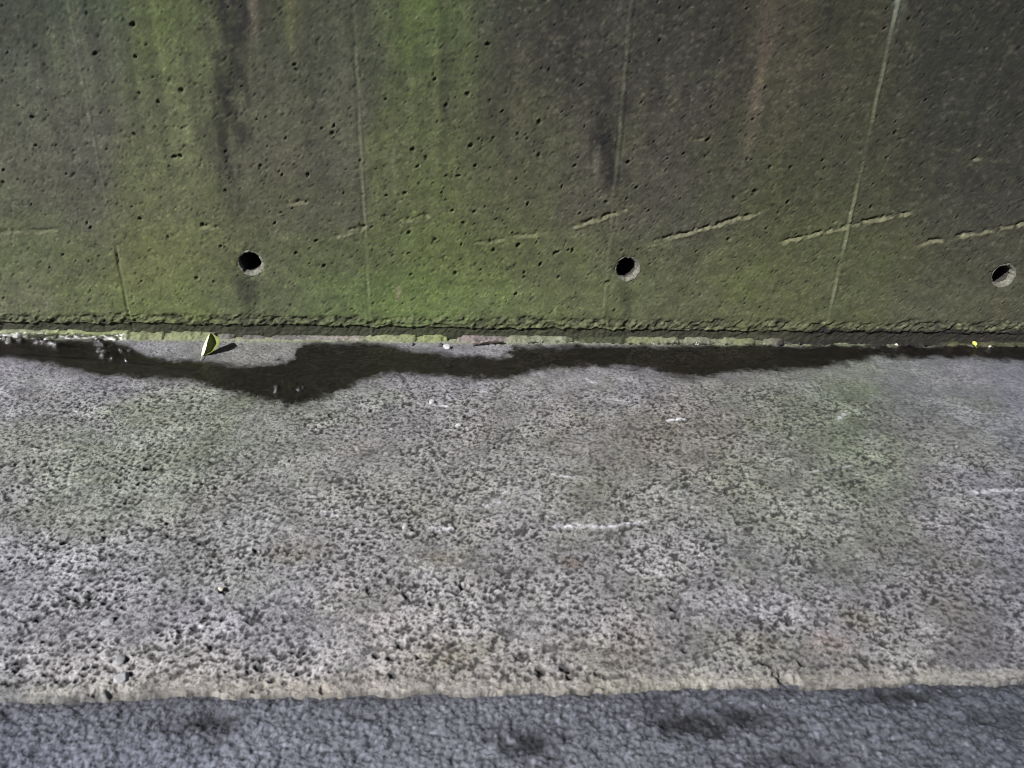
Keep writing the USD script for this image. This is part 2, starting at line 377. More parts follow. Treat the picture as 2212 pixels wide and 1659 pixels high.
streaks = [  # top, bottom, half width (m), colour, strength, fade at the lower end
    ((496, -60), (486, 420), 0.058, (24, 23, 18), 1.0), ((545, -60), (548, 110), 0.020, (98, 88, 78), 0.75), ((628, -60), (632, 120), 0.022, (112, 112, 72), 0.75),
    ((880, -60), (868, 170), 0.070, (88, 102, 50), 0.55), ((815, 230), (815, 690), 0.050, (96, 104, 54), 0.4), ((760, 160), (772, 480), 0.045, (86, 84, 74), 0.6),
    ((1255, 60), (1300, 430), 0.085, (64, 60, 57), 0.6), ((1302, 170), (1303, 400), 0.062, (10, 8, 7), 1.0), ((540, 600), (536, 700), 0.035, (46, 50, 34), 0.7), ((1356, 612), (1350, 700), 0.022, (50, 54, 34), 0.6), ((2166, 625), (2158, 710), 0.02, (70, 68, 46), 0.5), ((1180, -60), (1230, 230), 0.18, (40, 38, 33), 0.75), ((2120, -60), (2090, 420), 0.16, (38, 38, 34), 0.6), ((1540, -60), (1520, 160), 0.10, (44, 44, 34), 0.5), ((700, -60), (690, 180), 0.07, (62, 62, 50), 0.5), ((1288, 320), (1285, 400), 0.014, (104, 100, 92), 0.6),
    ((1680, -60), (1618, 260), 0.026, (92, 80, 70), 0.7), ((1640, 200), (1612, 330), 0.03, (90, 82, 68), 0.5), ((1950, -60), (1925, 120), 0.020, (112, 118, 112), 0.8),
    ((1130, 100), (1120, 300), 0.06, (82, 78, 62), 0.3), ((330, -60), (340, 200), 0.08, (94, 106, 54), 0.5), ((200, 40), (215, 480), 0.06, (76, 76, 72), 0.55),
    ((2060, -60), (2050, 500), 0.14, (44, 44, 40), 0.45), ((863, 618), (858, 650), 0.010, (150, 140, 118), 0.7), ((530, 600), (528, 660), 0.030, (48, 52, 36), 0.75), ((80, 620), (82, 680), 0.07, (120, 116, 98), 0.5),
    ((400, 250), (420, 600), 0.07, (104, 110, 70), 0.3), ((1230, 430), (1225, 520), 0.08, (80, 76, 68), 0.6), ((1000, 560), (1000, 660), 0.10, (104, 114, 60), 0.35), ((1560, 540), (1550, 670), 0.16, (88, 94, 52), 0.4)]
for a, b, hw, col, k in streaks:
    wa, wb = wall_at(*a), wall_at(*b)
    t = np.clip((wa[2] - Z) / (wa[2] - wb[2]), -0.2, 1.6)
    cxl = wa[0] + (wb[0] - wa[0]) * np.clip(t, 0, 1)
    s = (X - cxl + jag * hw * 2.2) / hw
    wgt = k * np.exp(-np.abs(s) ** 3) * sstep(1.15, 0.55, t + jag * 0.8) * np.where(wa[2] > ztop - 0.1, 1, sstep(-0.2, 0.2, t + jag * 0.5))
    wgt = wgt * np.clip(0.35 + 1.3 * patch_n, 0, 1)
    C = C * (1 - wgt[..., None]) + lin(col) * wgt[..., None]
mott = fbm(P0 * 30, 4, 51); mot2 = fbm(P0 * np.array([85, 1, 85.0]), 2, 52)
C = C * (0.62 + 0.76 * mott + 0.0 * mot2)[..., None] * (0.80 + 0.40 * mot2)[..., None]
green = sstep(0.50, 0.72, fbm(P0 * np.array([14, 1, 9.0]), 4, 53))[..., None] * 0.45
C = C * (1 - green) + C * np.array([1.0, 1.07, 0.80]) * green
chalk = sstep(0.55, 0.85, fbm(P0 * 55, 4, 54))[..., None] * 0.35
C = C * (1 - chalk) + lin((112, 108, 92)) * chalk
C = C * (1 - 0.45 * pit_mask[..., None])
for m_, col in ((pale, (122, 120, 94)), (seam_pale, (104, 108, 86))):
    m_ = (np.clip(m_, 0, 0.7) * (0.55 + 0.6 * noise(P0 * 70, 58)))[..., None]
    C = C * (1 - m_) + lin(col) * m_
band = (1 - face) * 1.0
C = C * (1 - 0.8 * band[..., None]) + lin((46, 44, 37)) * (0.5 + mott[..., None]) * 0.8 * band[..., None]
rim = rough[..., None] * (sstep(0.62, 0.8, lipf) * 0.8 + sstep(0.45, 0.2, lipn) * 0.3)[..., None]
C = C * (1 - rim) + lin((122, 124, 92)) * rim
dkr = (rough * (0.15 + sstep(0.45, 0.7, lipb) * 0.5) + sstep(1650, 1800, U) * sstep(0.075, 0.055, Z) * 0.75)[..., None]
C = C * (1 - dkr) + lin((36, 33, 28)) * dkr
C = C * [0.995, 1.005, 0.86]
lum = (C * [0.3, 0.6, 0.1]).sum(-1, keepdims=True); C = lum + (C - lum) * 0.85
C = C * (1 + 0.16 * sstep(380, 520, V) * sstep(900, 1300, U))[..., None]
C = C * np.interp(V, [0, 260], [0.84, 1.0])[..., None]  # top of the wall darkened in colour, as the light fades there
flk = (sstep(0.60, 0.80, 0.65 * noise(T2 * 70, 64) + 0.35 * noise(T3 * 160, 65)) * np.exp(-((U - 1350) / 420) ** 2) * sstep(520, 200, V) * 0.5 * (1 - 0.85 * np.exp(-((U - 1308) / 40) ** 2)))[..., None]
C = C * (1 - flk) + lin((106, 102, 86)) * flk
runs = noise(np.stack([X * 26 + 0.5 * noise(P0 * 7, 59), 0 * X, Z * 1.3], -1), 60) - 0.5
runs2 = noise(np.stack([X * 60, 0 * X, Z * 2.2 + 4], -1), 63) - 0.5
C = C * (1 + (0.75 * runs + 0.45 * runs2) * np.interp(V, [0, 250, 520], [1.0, 0.55, 0.12]))[..., None]
s1, s2, s3 = (0.5 + (q - 0.5) * fine_x for q in (noise(T1 * 150, 56), noise(T2 * 95, 57), noise(T3 * 230, 55)))
C = C * (0.80 + 0.26 * s3 + 0.26 * s1 - 0.06 + 0.8 * sstep(0.78, 0.95, s1) + 0.55 * sstep(0.80, 0.95, s2) - 0.45 * sstep(0.25, 0.08, s2) - 0.45 * gr)[..., None]
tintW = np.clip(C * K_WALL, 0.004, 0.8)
Pw = np.stack([X, Y, Z], -1).reshape(-1, 3)
Q = quads(ny, nx)
Nw = vnormals(Pw, tri(Q)) * 1.0
if Nw[len(Nw) // 2, 1] > 0:
    Nw = -Nw
wall = thing('retaining_wall', 'long bare concrete wall streaked with green algae, drilled by three drain holes', 'wall')
bounds = [0] + [int(np.argmin(np.abs(xs - s))) for s in seam_x] + [nx - 1]
wet0 = np.zeros(ny * nx)
for a, b in zip(bounds[:-1], bounds[1:]):
    q = Q[:, a:b][keep[:, a:b]]
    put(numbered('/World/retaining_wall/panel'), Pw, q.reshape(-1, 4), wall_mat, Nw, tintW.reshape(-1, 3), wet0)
# body behind the facing sheet: back, top and ends
xa, xb, zt = xs[0], xs[-1], prof[-1, 1]
back = trimesh.creation.box((xb - xa, 0.12, zt), transform=trimesh.transformations.translation_matrix(((xa + xb) / 2, 0.46, zt / 2)))
cap = trimesh.creation.box((xb - xa + 0.06, 0.545, 0.10), transform=trimesh.transformations.translation_matrix(((xa + xb) / 2, 0.2555, zt + 0.05)))
ends = [trimesh.creation.box((0.03, 0.40, zt), transform=trimesh.transformations.translation_matrix((e, 0.198, zt / 2))) for e in (xa - 0.016, xb + 0.016)]
part(wall, 'wall_body', trimesh.util.concatenate([back] + ends), core_mat)
part(wall, 'coping', cap, core_mat)
for k, hc in enumerate(holes):
    # pale mortar collar, splayed outwards, wider at the lower right
    rad = np.array([RH + 0.0045, RH + 0.0025, RH - 0.001, RH - 0.004, RH - 0.0065, RH - 0.0078]); dep_ = np.array([0.006, 0.001, 0.0015, 0.005, 0.011, 0.022])
    off = np.array([0, 0, 0.1, 0.4, 0.8, 1.0])
    ang = np.linspace(0, 2 * math.pi, 73)[:-1]
    RR = rad[:, None] + np.array([0, 0.004, 0.006, 0.006, 0.006, 0.006])[:, None] * (noise(np.stack([np.cos(ang) * 5 + k * 9, np.sin(ang) * 5, 0 * ang], -1), 61)[None] - 0.55)
    V3 = np.stack([hc[0] - (0.0048 + 0.0012 * (k == 0)) * off[:, None] + RR * np.cos(ang), np.repeat(dep_[:, None], 72, 1) + 0.003 * (noise(np.stack([np.cos(ang) * 9 + k * 9, np.sin(ang) * 9, 0 * ang], -1), 62)[None] - 0.5), hc[2] + (0.0040 - 0.0015 * (k == 1)) * off[:, None] + RR * np.sin(ang)], -1)
    idx = np.arange(V3.shape[0] * 72).reshape(-1, 72); nx_ = np.roll(idx, -1, 1)
    collar = part(wall, 'hole_collar', (V3.reshape(-1, 3), np.stack([idx[:-1], nx_[:-1], nx_[1:], idx[1:]], -1).reshape(-1, 4)), pipe_mat, 50)
    W3 = np.stack([V3[-1] + [0, 0.0, 0], V3[-1] + [0, 0.24, 0]])
    idx = np.arange(144).reshape(2, 72); nx_ = np.roll(idx, -1, 1)
    pipe = part(wall, 'drain_pipe', (W3.reshape(-1, 3), np.stack([idx[:-1], nx_[:-1], nx_[1:], idx[1:]], -1).reshape(-1, 4)), hole_dirt, 50)
    disc = trimesh.creation.cylinder(RH - 0.0092, 0.01, sections=48)
    disc.apply_transform(trimesh.transformations.rotation_matrix(math.pi / 2, [1, 0, 0])); disc.apply_translation([hc[0], 0.25, hc[2]])
    part(pipe, 'pipe_dirt', disc, hole_dirt)

# ================================================================== THE CONCRETE PAVEMENT
DEPTH = 1.5228 * H                                      # far edge of the strip, where the asphalt begins
near_l, near_r = floor_at(0, 1520)[0], floor_at(2212, 1480)[0]
far_l, far_r = floor_at(0, 735)[0], floor_at(2212, 745)[0]


def fan(yrows, step_n, margin, lims):
    """Rows along the wall whose spacing tightens towards the road."""
    t = np.clip(-yrows / DEPTH, -0.2, 1.6)
    lo = far_l + (near_l - far_l) * t - margin; hi = far_r + (near_r - far_r) * t + margin
    u = np.linspace(0, 1, step_n)
    rows = []
    for l, h in zip(lo, hi):
        left, right_ = [], []
        for lim, n_ in lims:
            pass
        a = [np.linspace(-lims[-1][0], -lims[0][0], lims[1][1], endpoint=False), np.linspace(-lims[0][0], l, lims[0][1], endpoint=False), l + (h - l) * u,
             np.linspace(h, lims[0][0], lims[0][1] + 1)[1:], np.linspace(lims[0][0], lims[-1][0], lims[1][1] + 1)[1:]]
        rows.append(np.concatenate(a))
    return np.array(rows)


yr = [0.03]
while yr[-1] > -DEPTH - 0.026:
    yr.append(yr[-1] - np.interp(-yr[-1], [0, DEPTH], [0.0042, 0.0026]))
yr = np.array(yr)
X = fan(yr, 1290, 0.40, [(3.4, 90), (12.0, 40)])
fine_x = np.interp(np.gradient(X, axis=1), [0.0050, 0.011], [1.0, 0.12])
ny, nx = X.shape
print('pavement', nx, ny)
Y = np.repeat(yr[:, None], nx, 1)
P0 = np.stack([X, Y, 0 * X], -1)
U, V = seen(P0)
wetlo = np.array([(-300, 752), (0, 771), (100, 785), (200, 808), (300, 815), (400, 817), (460, 834), (520, 851), (570, 861), (625, 874), (660, 868), (700, 856), (750, 838), (800, 815), (830, 808), (900, 807), (960, 815), (1020, 818), (1100, 812), (1180, 800), (1250, 791), (1350, 793), (1420, 801), (1490, 817), (1560, 806), (1650, 799), (1740, 797), (1800, 783), (1850, 780), (1900, 770), (2000, 772), (2100, 772), (2212, 779), (2500, 785)])
wethi = np.array([(-300, 728), (240, 733), (275, 745), (310, 764), (360, 774), (430, 780), (520, 787), (590, 784), (635, 768), (655, 738), (780, 736), (850, 745), (890, 755), (940, 760), (1000, 765), (1060, 768), (1100, 765), (1115, 748), (1250, 744), (1450, 745), (1650, 742), (2500, 742)])
jagw = (fbm(P0 * 26, 4, 71) - 0.5)
lo = np.interp(U + jagw * 14, *wetlo.T); hi = np.interp(U + jagw * 20, *wethi.T)
vv = V + jagw * 9 * 2 + (noise(P0 * 130, 72) - 0.5) * 3
wet = sstep(hi - 6, hi + 9, vv) * sstep(lo + 10, lo - 8, vv)
damp = sstep(hi - 22, hi + 4, vv) * sstep(lo + 26, lo - 4, vv)
wet = np.clip(wet, 0, 1)
smooth_zone = np.clip(sstep(880, 780, V) + sstep(1700, 2100, U) * sstep(1050, 850, V) * 0.6, 0, 1)
amp = (1 - 0.5 * smooth_zone) * fine_x
B = 0.006 * (fbm(P0 * 3.2, 3, 81) - 0.5) + 0.0035 * (fbm(P0 * 17, 3, 82) - 0.5)
n1 = noise(P0 * 105, 83); n2 = noise(P0 * 170, 84); n3 = noise(P0 * 60, 85); big = fbm(P0 * 9, 3, 86)
rp = np.random.default_rng(17)


def scatter(x0, x1, y0, y1, spacing, rg):
    gx, gy = np.meshgrid(np.arange(x0, x1, spacing), np.arange(y0, y1, spacing))
    return np.c_[gx.ravel(), gy.ravel()] + rg.uniform(-0.5, 0.5, (gx.size, 2)) * spacing


def pores(spacing, rmin, rmax, power, seed, density=1.0):
    """Random little hollows: 1 at a hollow's middle, 0 outside."""
    pts = scatter(-3.0, 3.0, -DEPTH - 0.05, 0.06, spacing, rp)
    pts = pts[rp.uniform(size=len(pts)) < density]
    r = rmin + (rmax - rmin) * rp.uniform(size=len(pts)) ** power
    a = rp.uniform(0, math.pi, len(pts)); e = rp.uniform(0.5, 1.0, len(pts))
    xy = np.stack([X + 0.0022 * (noise(P0 * 210, seed) - 0.5) * 2, Y + 0.0022 * (noise(P0 * 210, seed + 1) - 0.5) * 2], -1).reshape(-1, 2)
    d, k = cKDTree(pts).query(xy)
    dx = xy - pts[k]
    q = np.hypot(dx[:, 0] * np.cos(a[k]) + dx[:, 1] * np.sin(a[k]), (-dx[:, 0] * np.sin(a[k]) + dx[:, 1] * np.cos(a[k])) / e[k]) / r[k]
    return (1 - sstep(0.45, 1.2, q)).reshape(X.shape), r[k].reshape(X.shape)


pa, ra = pores(0.0185, 0.0034, 0.0098, 1.3, 201, 0.9)
pb, rb = pores(0.0108, 0.0024, 0.0054, 1.2, 203, 0.85)
pat = np.clip(0.45 + 1.5 * (big - 0.35), 0.25, 1.2)
Ta, Tb, Tc = turned(P0, 0), turned(P0, 1), turned(P0, 2)
nh = sstep(0.53, 0.70, 0.60 * noise(Ta * 90, 205) + 0.25 * noise(Tb * 46, 206) + 0.15 * noise(Tc * 150, 207))
holes_n = np.clip(np.maximum(np.maximum(pa, 0.8 * pb), 0.85 * nh) * np.clip(0.62 + 1.1 * (big - 0.22), 0.76, 1.2), 0, 1)
Dz = -amp * pat * (pa * ra * 0.50 + pb * rb * 0.65 + 0.0034 * nh) + 0.0012 * amp * (noise(Tb * 85, 208) - 0.5) * 2 + 0.0014 * amp * (noise(Tc * 190, 209) - 0.5) * 2
pit_c = 1.15 * holes_n * amp + 0.30 * (1 - fine_x)
# larger knocked-out hollows
hollows = [(320, 1010, 0.012, 0.012), (250, 1497, 0.020, 0.012), (208, 1497, 0.010, 0.01), (1700, 1470, 0.022, 0.02), (1690, 1488, 0.014, 0.014), (1457, 1312, 0.012, 0.012), (1462, 1330, 0.01, 0.01), (1000, 1265, 0.010, 0.011), (1225, 1440, 0.014, 0.012), (1232, 1458, 0.010, 0.012), (1480, 1405, 0.008, 0.008), (865, 1395, 0.010, 0.009), (815, 1415, 0.010, 0.008), (842, 1418, 0.008, 0.008), (850, 1455, 0.010, 0.008), (905, 1418, 0.008, 0.008), (1655, 1430, 0.012, 0.01), (1735, 1432, 0.01, 0.01), (485, 1275, 0.012, 0.012), (1385, 1185, 0.006, 0.009), (1008, 930, 0.008, 0.008), (1072, 965, 0.008, 0.008), (155, 1130, 0.006, 0.006), (490, 1130, 0.008, 0.008), (560, 1440, 0.012, 0.006), (945, 872, 0.006, 0.006), (1262, 800, 0.006, 0.006), (352, 826, 0.006, 0.006), (50, 826, 0.006, 0.006), (1960, 868, 0.006, 0.006), (1905, 1190, 0.008, 0.01), (620, 875, 0.012, 0.004), (1170, 1445, 0.012, .01), (1305, 1480, .012, .01), (700, 1490, .012, .012), (560, 1487, .012, .01), (945, 1490, .014, .01)]
for px, py, r, dep in hollows:
    c = floor_at(px, py)
    q = np.hypot(X - c[0], Y - c[1]) / r * (0.6 + 0.9 * noise(P0 * 140, 88))
    h = 1 - sstep(0.5, 1.2, q)
    Dz -= dep * h; pit_c = np.maximum(pit_c, h)
# worn, rounded and broken outer edge
edge = Y + DEPTH
ew = -0.004 + 0.009 * (fbm(P0 * np.array([16, 0, 0]) + 3, 5, 89) - 0.5) * 2 + 0.006 * (noise(Ta * 60, 99) - 0.5)
edge_d = edge + ew
Dz = Dz * (1 - 0.4 * np.exp(-((edge_d - 0.014) / 0.013) ** 2))
Dz -= 0.035 * (1 - sstep(-0.005, 0.002, edge_d))
rimflat = 1 - sstep(0.03, 0.075, edge_d)
Dz = Dz * (1 - 0.0 * rimflat)
lump = np.zeros_like(X)
for px, py, r in [(12, 735, 7), (22, 738, 9), (45, 737, 8), (84, 739, 10), (96, 742, 8), (112, 744, 9), (122, 747, 9), (130, 745, 7), (214, 741, 10), (222, 746, 9), (217, 757, 8), (228, 764, 9), (224, 772, 8), (243, 776, 6), (262, 757, 6), (280, 757, 5), (273, 779, 5), (598, 838, 8), (597, 846, 7), (645, 841, 7), (655, 839, 6), (1130, 800, 5), (1330, 748, 5), (1690, 752, 5), (629, 842, 4), (973, 790, 4), (640, 827, 4)]:
    c = floor_at(px, py); r *= 0.0019 if px < 290 else 0.0013
    h = np.sqrt(np.clip(1 - ((X - c[0]) ** 2 + (Y - c[1]) ** 2) / r ** 2, 0, 1)) * r * 1.1
    Dz = np.maximum(Dz, h - 0.002 * (h <= 0) * 100); lump = np.maximum(lump, sstep(0, 0.003, h))
Zp = B + Dz
PROWS = [  # pavement colours; part of the light falloff is painted in, right columns darker
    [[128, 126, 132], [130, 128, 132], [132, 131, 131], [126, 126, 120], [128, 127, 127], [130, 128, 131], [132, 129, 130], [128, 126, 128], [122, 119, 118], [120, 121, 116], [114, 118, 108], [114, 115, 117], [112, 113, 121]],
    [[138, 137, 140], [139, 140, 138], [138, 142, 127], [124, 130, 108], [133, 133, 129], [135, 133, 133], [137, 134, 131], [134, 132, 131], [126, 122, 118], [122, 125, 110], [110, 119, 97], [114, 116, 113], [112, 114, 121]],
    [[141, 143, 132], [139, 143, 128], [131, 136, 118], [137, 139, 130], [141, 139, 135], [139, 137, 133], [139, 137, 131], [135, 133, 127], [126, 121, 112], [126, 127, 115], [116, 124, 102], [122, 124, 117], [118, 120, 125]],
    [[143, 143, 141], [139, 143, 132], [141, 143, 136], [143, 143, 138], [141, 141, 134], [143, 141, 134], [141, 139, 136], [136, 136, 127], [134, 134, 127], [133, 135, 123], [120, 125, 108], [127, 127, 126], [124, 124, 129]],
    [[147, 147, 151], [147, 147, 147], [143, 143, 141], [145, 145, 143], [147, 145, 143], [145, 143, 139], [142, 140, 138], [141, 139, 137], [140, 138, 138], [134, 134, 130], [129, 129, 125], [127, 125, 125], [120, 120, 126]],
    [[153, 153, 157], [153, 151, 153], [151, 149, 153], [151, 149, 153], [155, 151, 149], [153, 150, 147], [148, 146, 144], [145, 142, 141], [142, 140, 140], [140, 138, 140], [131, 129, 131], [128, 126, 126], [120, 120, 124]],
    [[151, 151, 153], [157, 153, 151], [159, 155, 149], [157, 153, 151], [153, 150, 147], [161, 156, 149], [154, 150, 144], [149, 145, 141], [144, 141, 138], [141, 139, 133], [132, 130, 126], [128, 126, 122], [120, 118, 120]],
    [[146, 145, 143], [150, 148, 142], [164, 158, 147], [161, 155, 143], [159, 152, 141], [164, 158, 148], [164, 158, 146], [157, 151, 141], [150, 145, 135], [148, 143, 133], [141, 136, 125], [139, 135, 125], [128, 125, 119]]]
warp = (fbm(P0 * 5, 3, 91) - 0.5) * 260; warp2 = (fbm(P0 * 5, 3, 92) - 0.5) * 130
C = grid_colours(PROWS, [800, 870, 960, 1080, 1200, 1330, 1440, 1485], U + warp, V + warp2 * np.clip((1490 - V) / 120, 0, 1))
mott = fbm(P0 * 24, 4, 93)
lum = C.mean(-1, keepdims=True); C = lum + (C - lum) * 0.8
C = C * ((0.70 + 0.60 * mott) * (0.62 + 0.50 * big + 0.24 * sstep(0.42, 0.70, fbm(Ta * 13, 4, 121))))[..., None]
moss = sstep(0.55, 0.75, fbm(P0 * 8, 4, 94) + 0.12 * np.exp(-((U - 1850) / 250) ** 2 - ((V - 950) / 160) ** 2) + 0.1 * np.exp(-((U - 500) / 300) ** 2 - ((V - 920) / 80) ** 2))[..., None] * 0.4
C = C * (1 - moss) + C * np.array([0.94, 0.99, 0.84]) * moss
stain = sstep(0.60, 0.8, fbm(P0 * 6, 4, 95) + 0.14 * np.exp(-((U - 1385) / 90) ** 2 - ((V - 905) / 60) ** 2))[..., None] * 0.35
C = C * (1 - stain) + C * np.array([0.74, 0.68, 0.6]) * stain
grey = np.clip(C.mean(-1, keepdims=True), 0, 1)
# pale lime scrapes
white = np.zeros_like(X)
for a, b, hw, k in [((1200, 1137), (1330, 1137), 0.010, 0.9), ((1335, 1133), (1400, 1124), 0.006, 0.8), ((1440, 908), (1482, 904), 0.007, 1.0), ((920, 1141), (975, 1140), 0.008, 0.7), ((1050, 1090), (1085, 1082), 0.012, 0.6), ((2100, 1064), (2212, 1056), 0.012, 0.6),
                    ((930, 872), (975, 880), 0.007, 0.7), ((1270, 820), (1285, 828), 0.012, 0.5), ((1310, 860), (1360, 870), 0.02, 0.4), ((1810, 905), (1830, 890), 0.010, 0.6), ((2080, 890), (2140, 893), 0.008, 0.4), ((700, 1105), (760, 1110), 0.01, 0.35), ((1600, 1290), (1640, 1310), 0.03, 0.3), ((930, 1240), (950, 1275), 0.03, 0.35), ((1190, 1025), (1240, 1030), 0.007, 0.6), ((1740, 1020), (1840, 1005), 0.006, .35)]:
    A, Bq = floor_at(*a), floor_at(*b)
    d, t, s = seg_dist(X, Y, A[:2], Bq[:2])
    white = np.maximum(white, k * np.exp(-(d / hw) ** 2) * sstep(0.22, 0.5, noise(Tb * 110, 96)))
white = (np.clip(white, 0, 0.85) ** 1.4 * (0.45 + 0.75 * noise(Tc * 130, 110)) * (1 - 0.4 * holes_n))[..., None]
for px, py, r, col, k in [(640, 2170 / 1.823, 0.05, (120, 112, 98), 0.5), (955, 1205, 0.03, (112, 104, 86), 0.6), (1230, 1215, 0.02, (110, 96, 80), 0.6), (1860, 1335, 0.04, (112, 108, 90), 0.6), (2060, 1310, 0.05, (96, 92, 80), 0.5), (1960, 1175, 0.04, (98, 98, 92), 0.5), (960, 1420, 0.05, (122, 116, 92), 0.5), (1640, 1395, 0.04, (118, 112, 98), 0.5), (1660, 1390, 0.02, (90, 85, 74), 0.5), (1790, 1385, 0.03, (140, 122, 108), 0.4), (1320, 1420, 0.05, (130, 126, 112), 0.4)]:
    c = floor_at(px, py)
    w_ = (k * np.exp(-((np.hypot((X - c[0]) / 1.4, Y - c[1]) / r) * (0.7 + 0.6 * mott)) ** 2))[..., None]
    C = C * (1 - w_) + lin(col) * w_
pit_c = pit_c * (1 - 0.45 * np.exp(-((edge_d - 0.014) / 0.013) ** 2))
C = C * (1 - 0.84 * np.clip(pit_c, 0, 1)[..., None] ** 1.3)  # pore dirt, darkened further in place of shadow in the pits
grain = (sstep(0.66, 0.86, 0.5 + (noise(Ta * 105, 98) - 0.5) * fine_x) * 0.6 * np.clip(1 - pit_c, 0, 1))[..., None]
C = C * (1 - grain) + C * 1.6 * grain
edge_dim = (1 - sstep(-0.006, 0.012, edge_d))[..., None]  # front of the edge darkened in colour against the light it catches
C = C * (1 - edge_dim * (0.25 + 0.5 * noise(Tb * 70, 119)[..., None]))
C = C * [0.99, 0.985, 1.03]
C = C * (1 - white) + lin((226, 224, 232)) * white
rimp = (np.exp(-((edge_d - 0.016) / 0.016) ** 2) * 0.36 * sstep(0.36, 0.58, mott))[..., None]
C = C * (1 - rimp) + lin((160, 156, 146)) * rimp
wet = np.maximum(wet, 0.8 * lump)
C = C * (1 - 0.22 * damp[..., None])
wd = wet[..., None]
C = C * (1 - wd) + np.clip(C, 0, 0.35) * np.array([0.070, 0.056, 0.050]) * (0.45 + 1.1 * noise(Tc * 60, 97))[..., None] * wd
algae = (sstep(0.05, 0.0, -Y) * (1 - wet) * 0.5)[..., None]
C = C * (1 - algae) + lin((150, 156, 112)) * algae
tintP = np.clip(C * K_FLOOR, 0.003, 0.85)
Pp = np.stack([X, Y, Zp], -1).reshape(-1, 3)
Q = floor_quads(ny, nx)
Np = vnormals(Pp, tri(Q)); Np = Np * np.where(Np[:, 2:] < 0, -1, 1)
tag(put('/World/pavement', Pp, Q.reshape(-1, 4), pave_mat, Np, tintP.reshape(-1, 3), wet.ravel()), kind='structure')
# the film of water that trickles along the foot of the wall
core = gaussian_filter(wet, 2.0)
cell = (core[:-1, :-1] > 0.85) & (core[1:, 1:] > 0.85) & (U[:-1, :-1] < 430 + 60 * jagw[:-1, :-1]) & (U[:-1, :-1] > -400) & (V[:-1, :-1] < np.interp(U[:-1, :-1], [0, 200, 300, 430], [762, 775, 785, 800]))
Zw = gaussian_filter(Zp, 6.0) + 0.0022
Pq = np.stack([X, Y, Zw], -1).reshape(-1, 3)
Nq = vnormals(Pq, tri(Q)); Nq = Nq * np.where(Nq[:, 2:] < 0, -1, 1)
tag(put('/World/water', Pq, Q[cell].reshape(-1, 4), water_mat, Nq), kind='structure')

# ------------------------------------------------------------------ mortar fillet between wall and pavement
fx = spread(xl - 0.12, xr + 0.12, 0.004, (3.4, 0.03), (9.0, 0.2))
cs = np.linspace(0, 1, 15)
X = np.repeat(fx[None], 15, 0); T = np.repeat(cs[:, None], len(fx), 1)
uu, _ = seen(np.stack([fx, 0 * fx, 0 * fx], -1))
hgt = np.interp(uu, [0, 300, 460, 480, 640, 790, 800, 965, 972, 984, 990, 1090, 1100, 1215, 1230, 1330, 1345, 1680, 1720, 2030, 2060, 2212], [1, 1, 0.9, 0.55, 0.5, 0.55, 0.9, 1.0, 0.15, 0.15, 0.8, 0.85, 0.95, 0.95, 0.7, 0.75, 0.95, 0.9, 0.45, 0.4, 0.6, 0.6])
hgt = hgt * (0.72 + 0.5 * fbm(np.stack([fx * 14, 0 * fx, 0 * fx], -1), 3, 101)) - 0.35 * sstep(0.66, 0.8, noise(np.stack([fx * 26, 0 * fx, 0 * fx], -1), 107))
yo = -0.026 * hgt[None] * (1 - T) + 0.016 * T
zo = 0.023 * hgt[None] * np.sin(T * math.pi / 2) ** 0.75 - 0.010 * (1 - T)
P0 = np.stack([X, yo, zo], -1)
bump_ = 0.009 * (noise(P0 * 38, 102) - 0.5) + 0.006 * (noise(P0 * 110, 103) - 0.5)
Pf = np.stack([X, yo - bump_, zo + bump_ * 0.6], -1)
U, V = seen(Pf)
FC = [(-200, (150, 156, 122)), (60, (150, 156, 120)), (150, (168, 178, 122)), (230, (150, 162, 104)), (330, (152, 158, 112)), (450, (140, 148, 104)), (490, (128, 124, 118)), (640, (120, 116, 114)), (700, (150, 142, 136)), (785, (150, 144, 132)), (800, (160, 162, 124)), (880, (150, 160, 108)), (965, (150, 158, 98)), (990, (146, 134, 130)), (1085, (146, 136, 130)), (1100, (140, 144, 116)), (1215, (146, 150, 122)), (1235, (78, 86, 50)), (1330, (72, 76, 50)), (1350, (134, 140, 96)), (1450, (140, 144, 110)), (1530, (140, 142, 120)), (1600, (132, 140, 92)), (1680, (118, 114, 100)), (1710, (34, 31, 27)), (2030, (34, 31, 27)), (2060, (84, 84, 54)), (2212, (84, 84, 56)), (2500, (84, 84, 60))]
fu = np.array([a for a, _ in FC]); fc = lin(np.array([b for _, b in FC]))
uj = U + (fbm(P0 * 30, 3, 104) - 0.5) * 60
C = np.stack([np.interp(uj, fu, fc[:, k]) for k in range(3)], -1) * (0.62 + 0.76 * fbm(P0 * 45, 3, 105))[..., None]
soak = (sstep(0.35, 0.1, T + (fbm(P0 * 40, 2, 106) - 0.5)) * np.interp(U, [250, 300, 640, 660, 1100, 1120], [1, 0, 0, 1, 0.3, 1]))
soak = np.maximum(soak, sstep(0.65, 0.40, T + 0.4 * (fbm(P0 * 40, 2, 109) - 0.5)) * sstep(290, 240, U))
slick = sstep(0.75, 0.5, T) * sstep(300, 250, U)
lum = C.mean(-1, keepdims=True); C = lum + (C - lum) * 0.9
C = C * (0.7 + 0.6 * noise(P0 * 150, 108))[..., None]
C = C * (1 - 0.85 * soak[..., None])
top = sstep(0.75, 1.0, T)[..., None] * 0.4
C = C * (1 - top) + lin((70, 74, 48)) * top
Qf = quads(*X.shape)
Pf = Pf.reshape(-1, 3); Nf = vnormals(Pf, tri(Qf)); Nf = Nf * np.where(Nf[:, 2:] < 0, -1, 1)
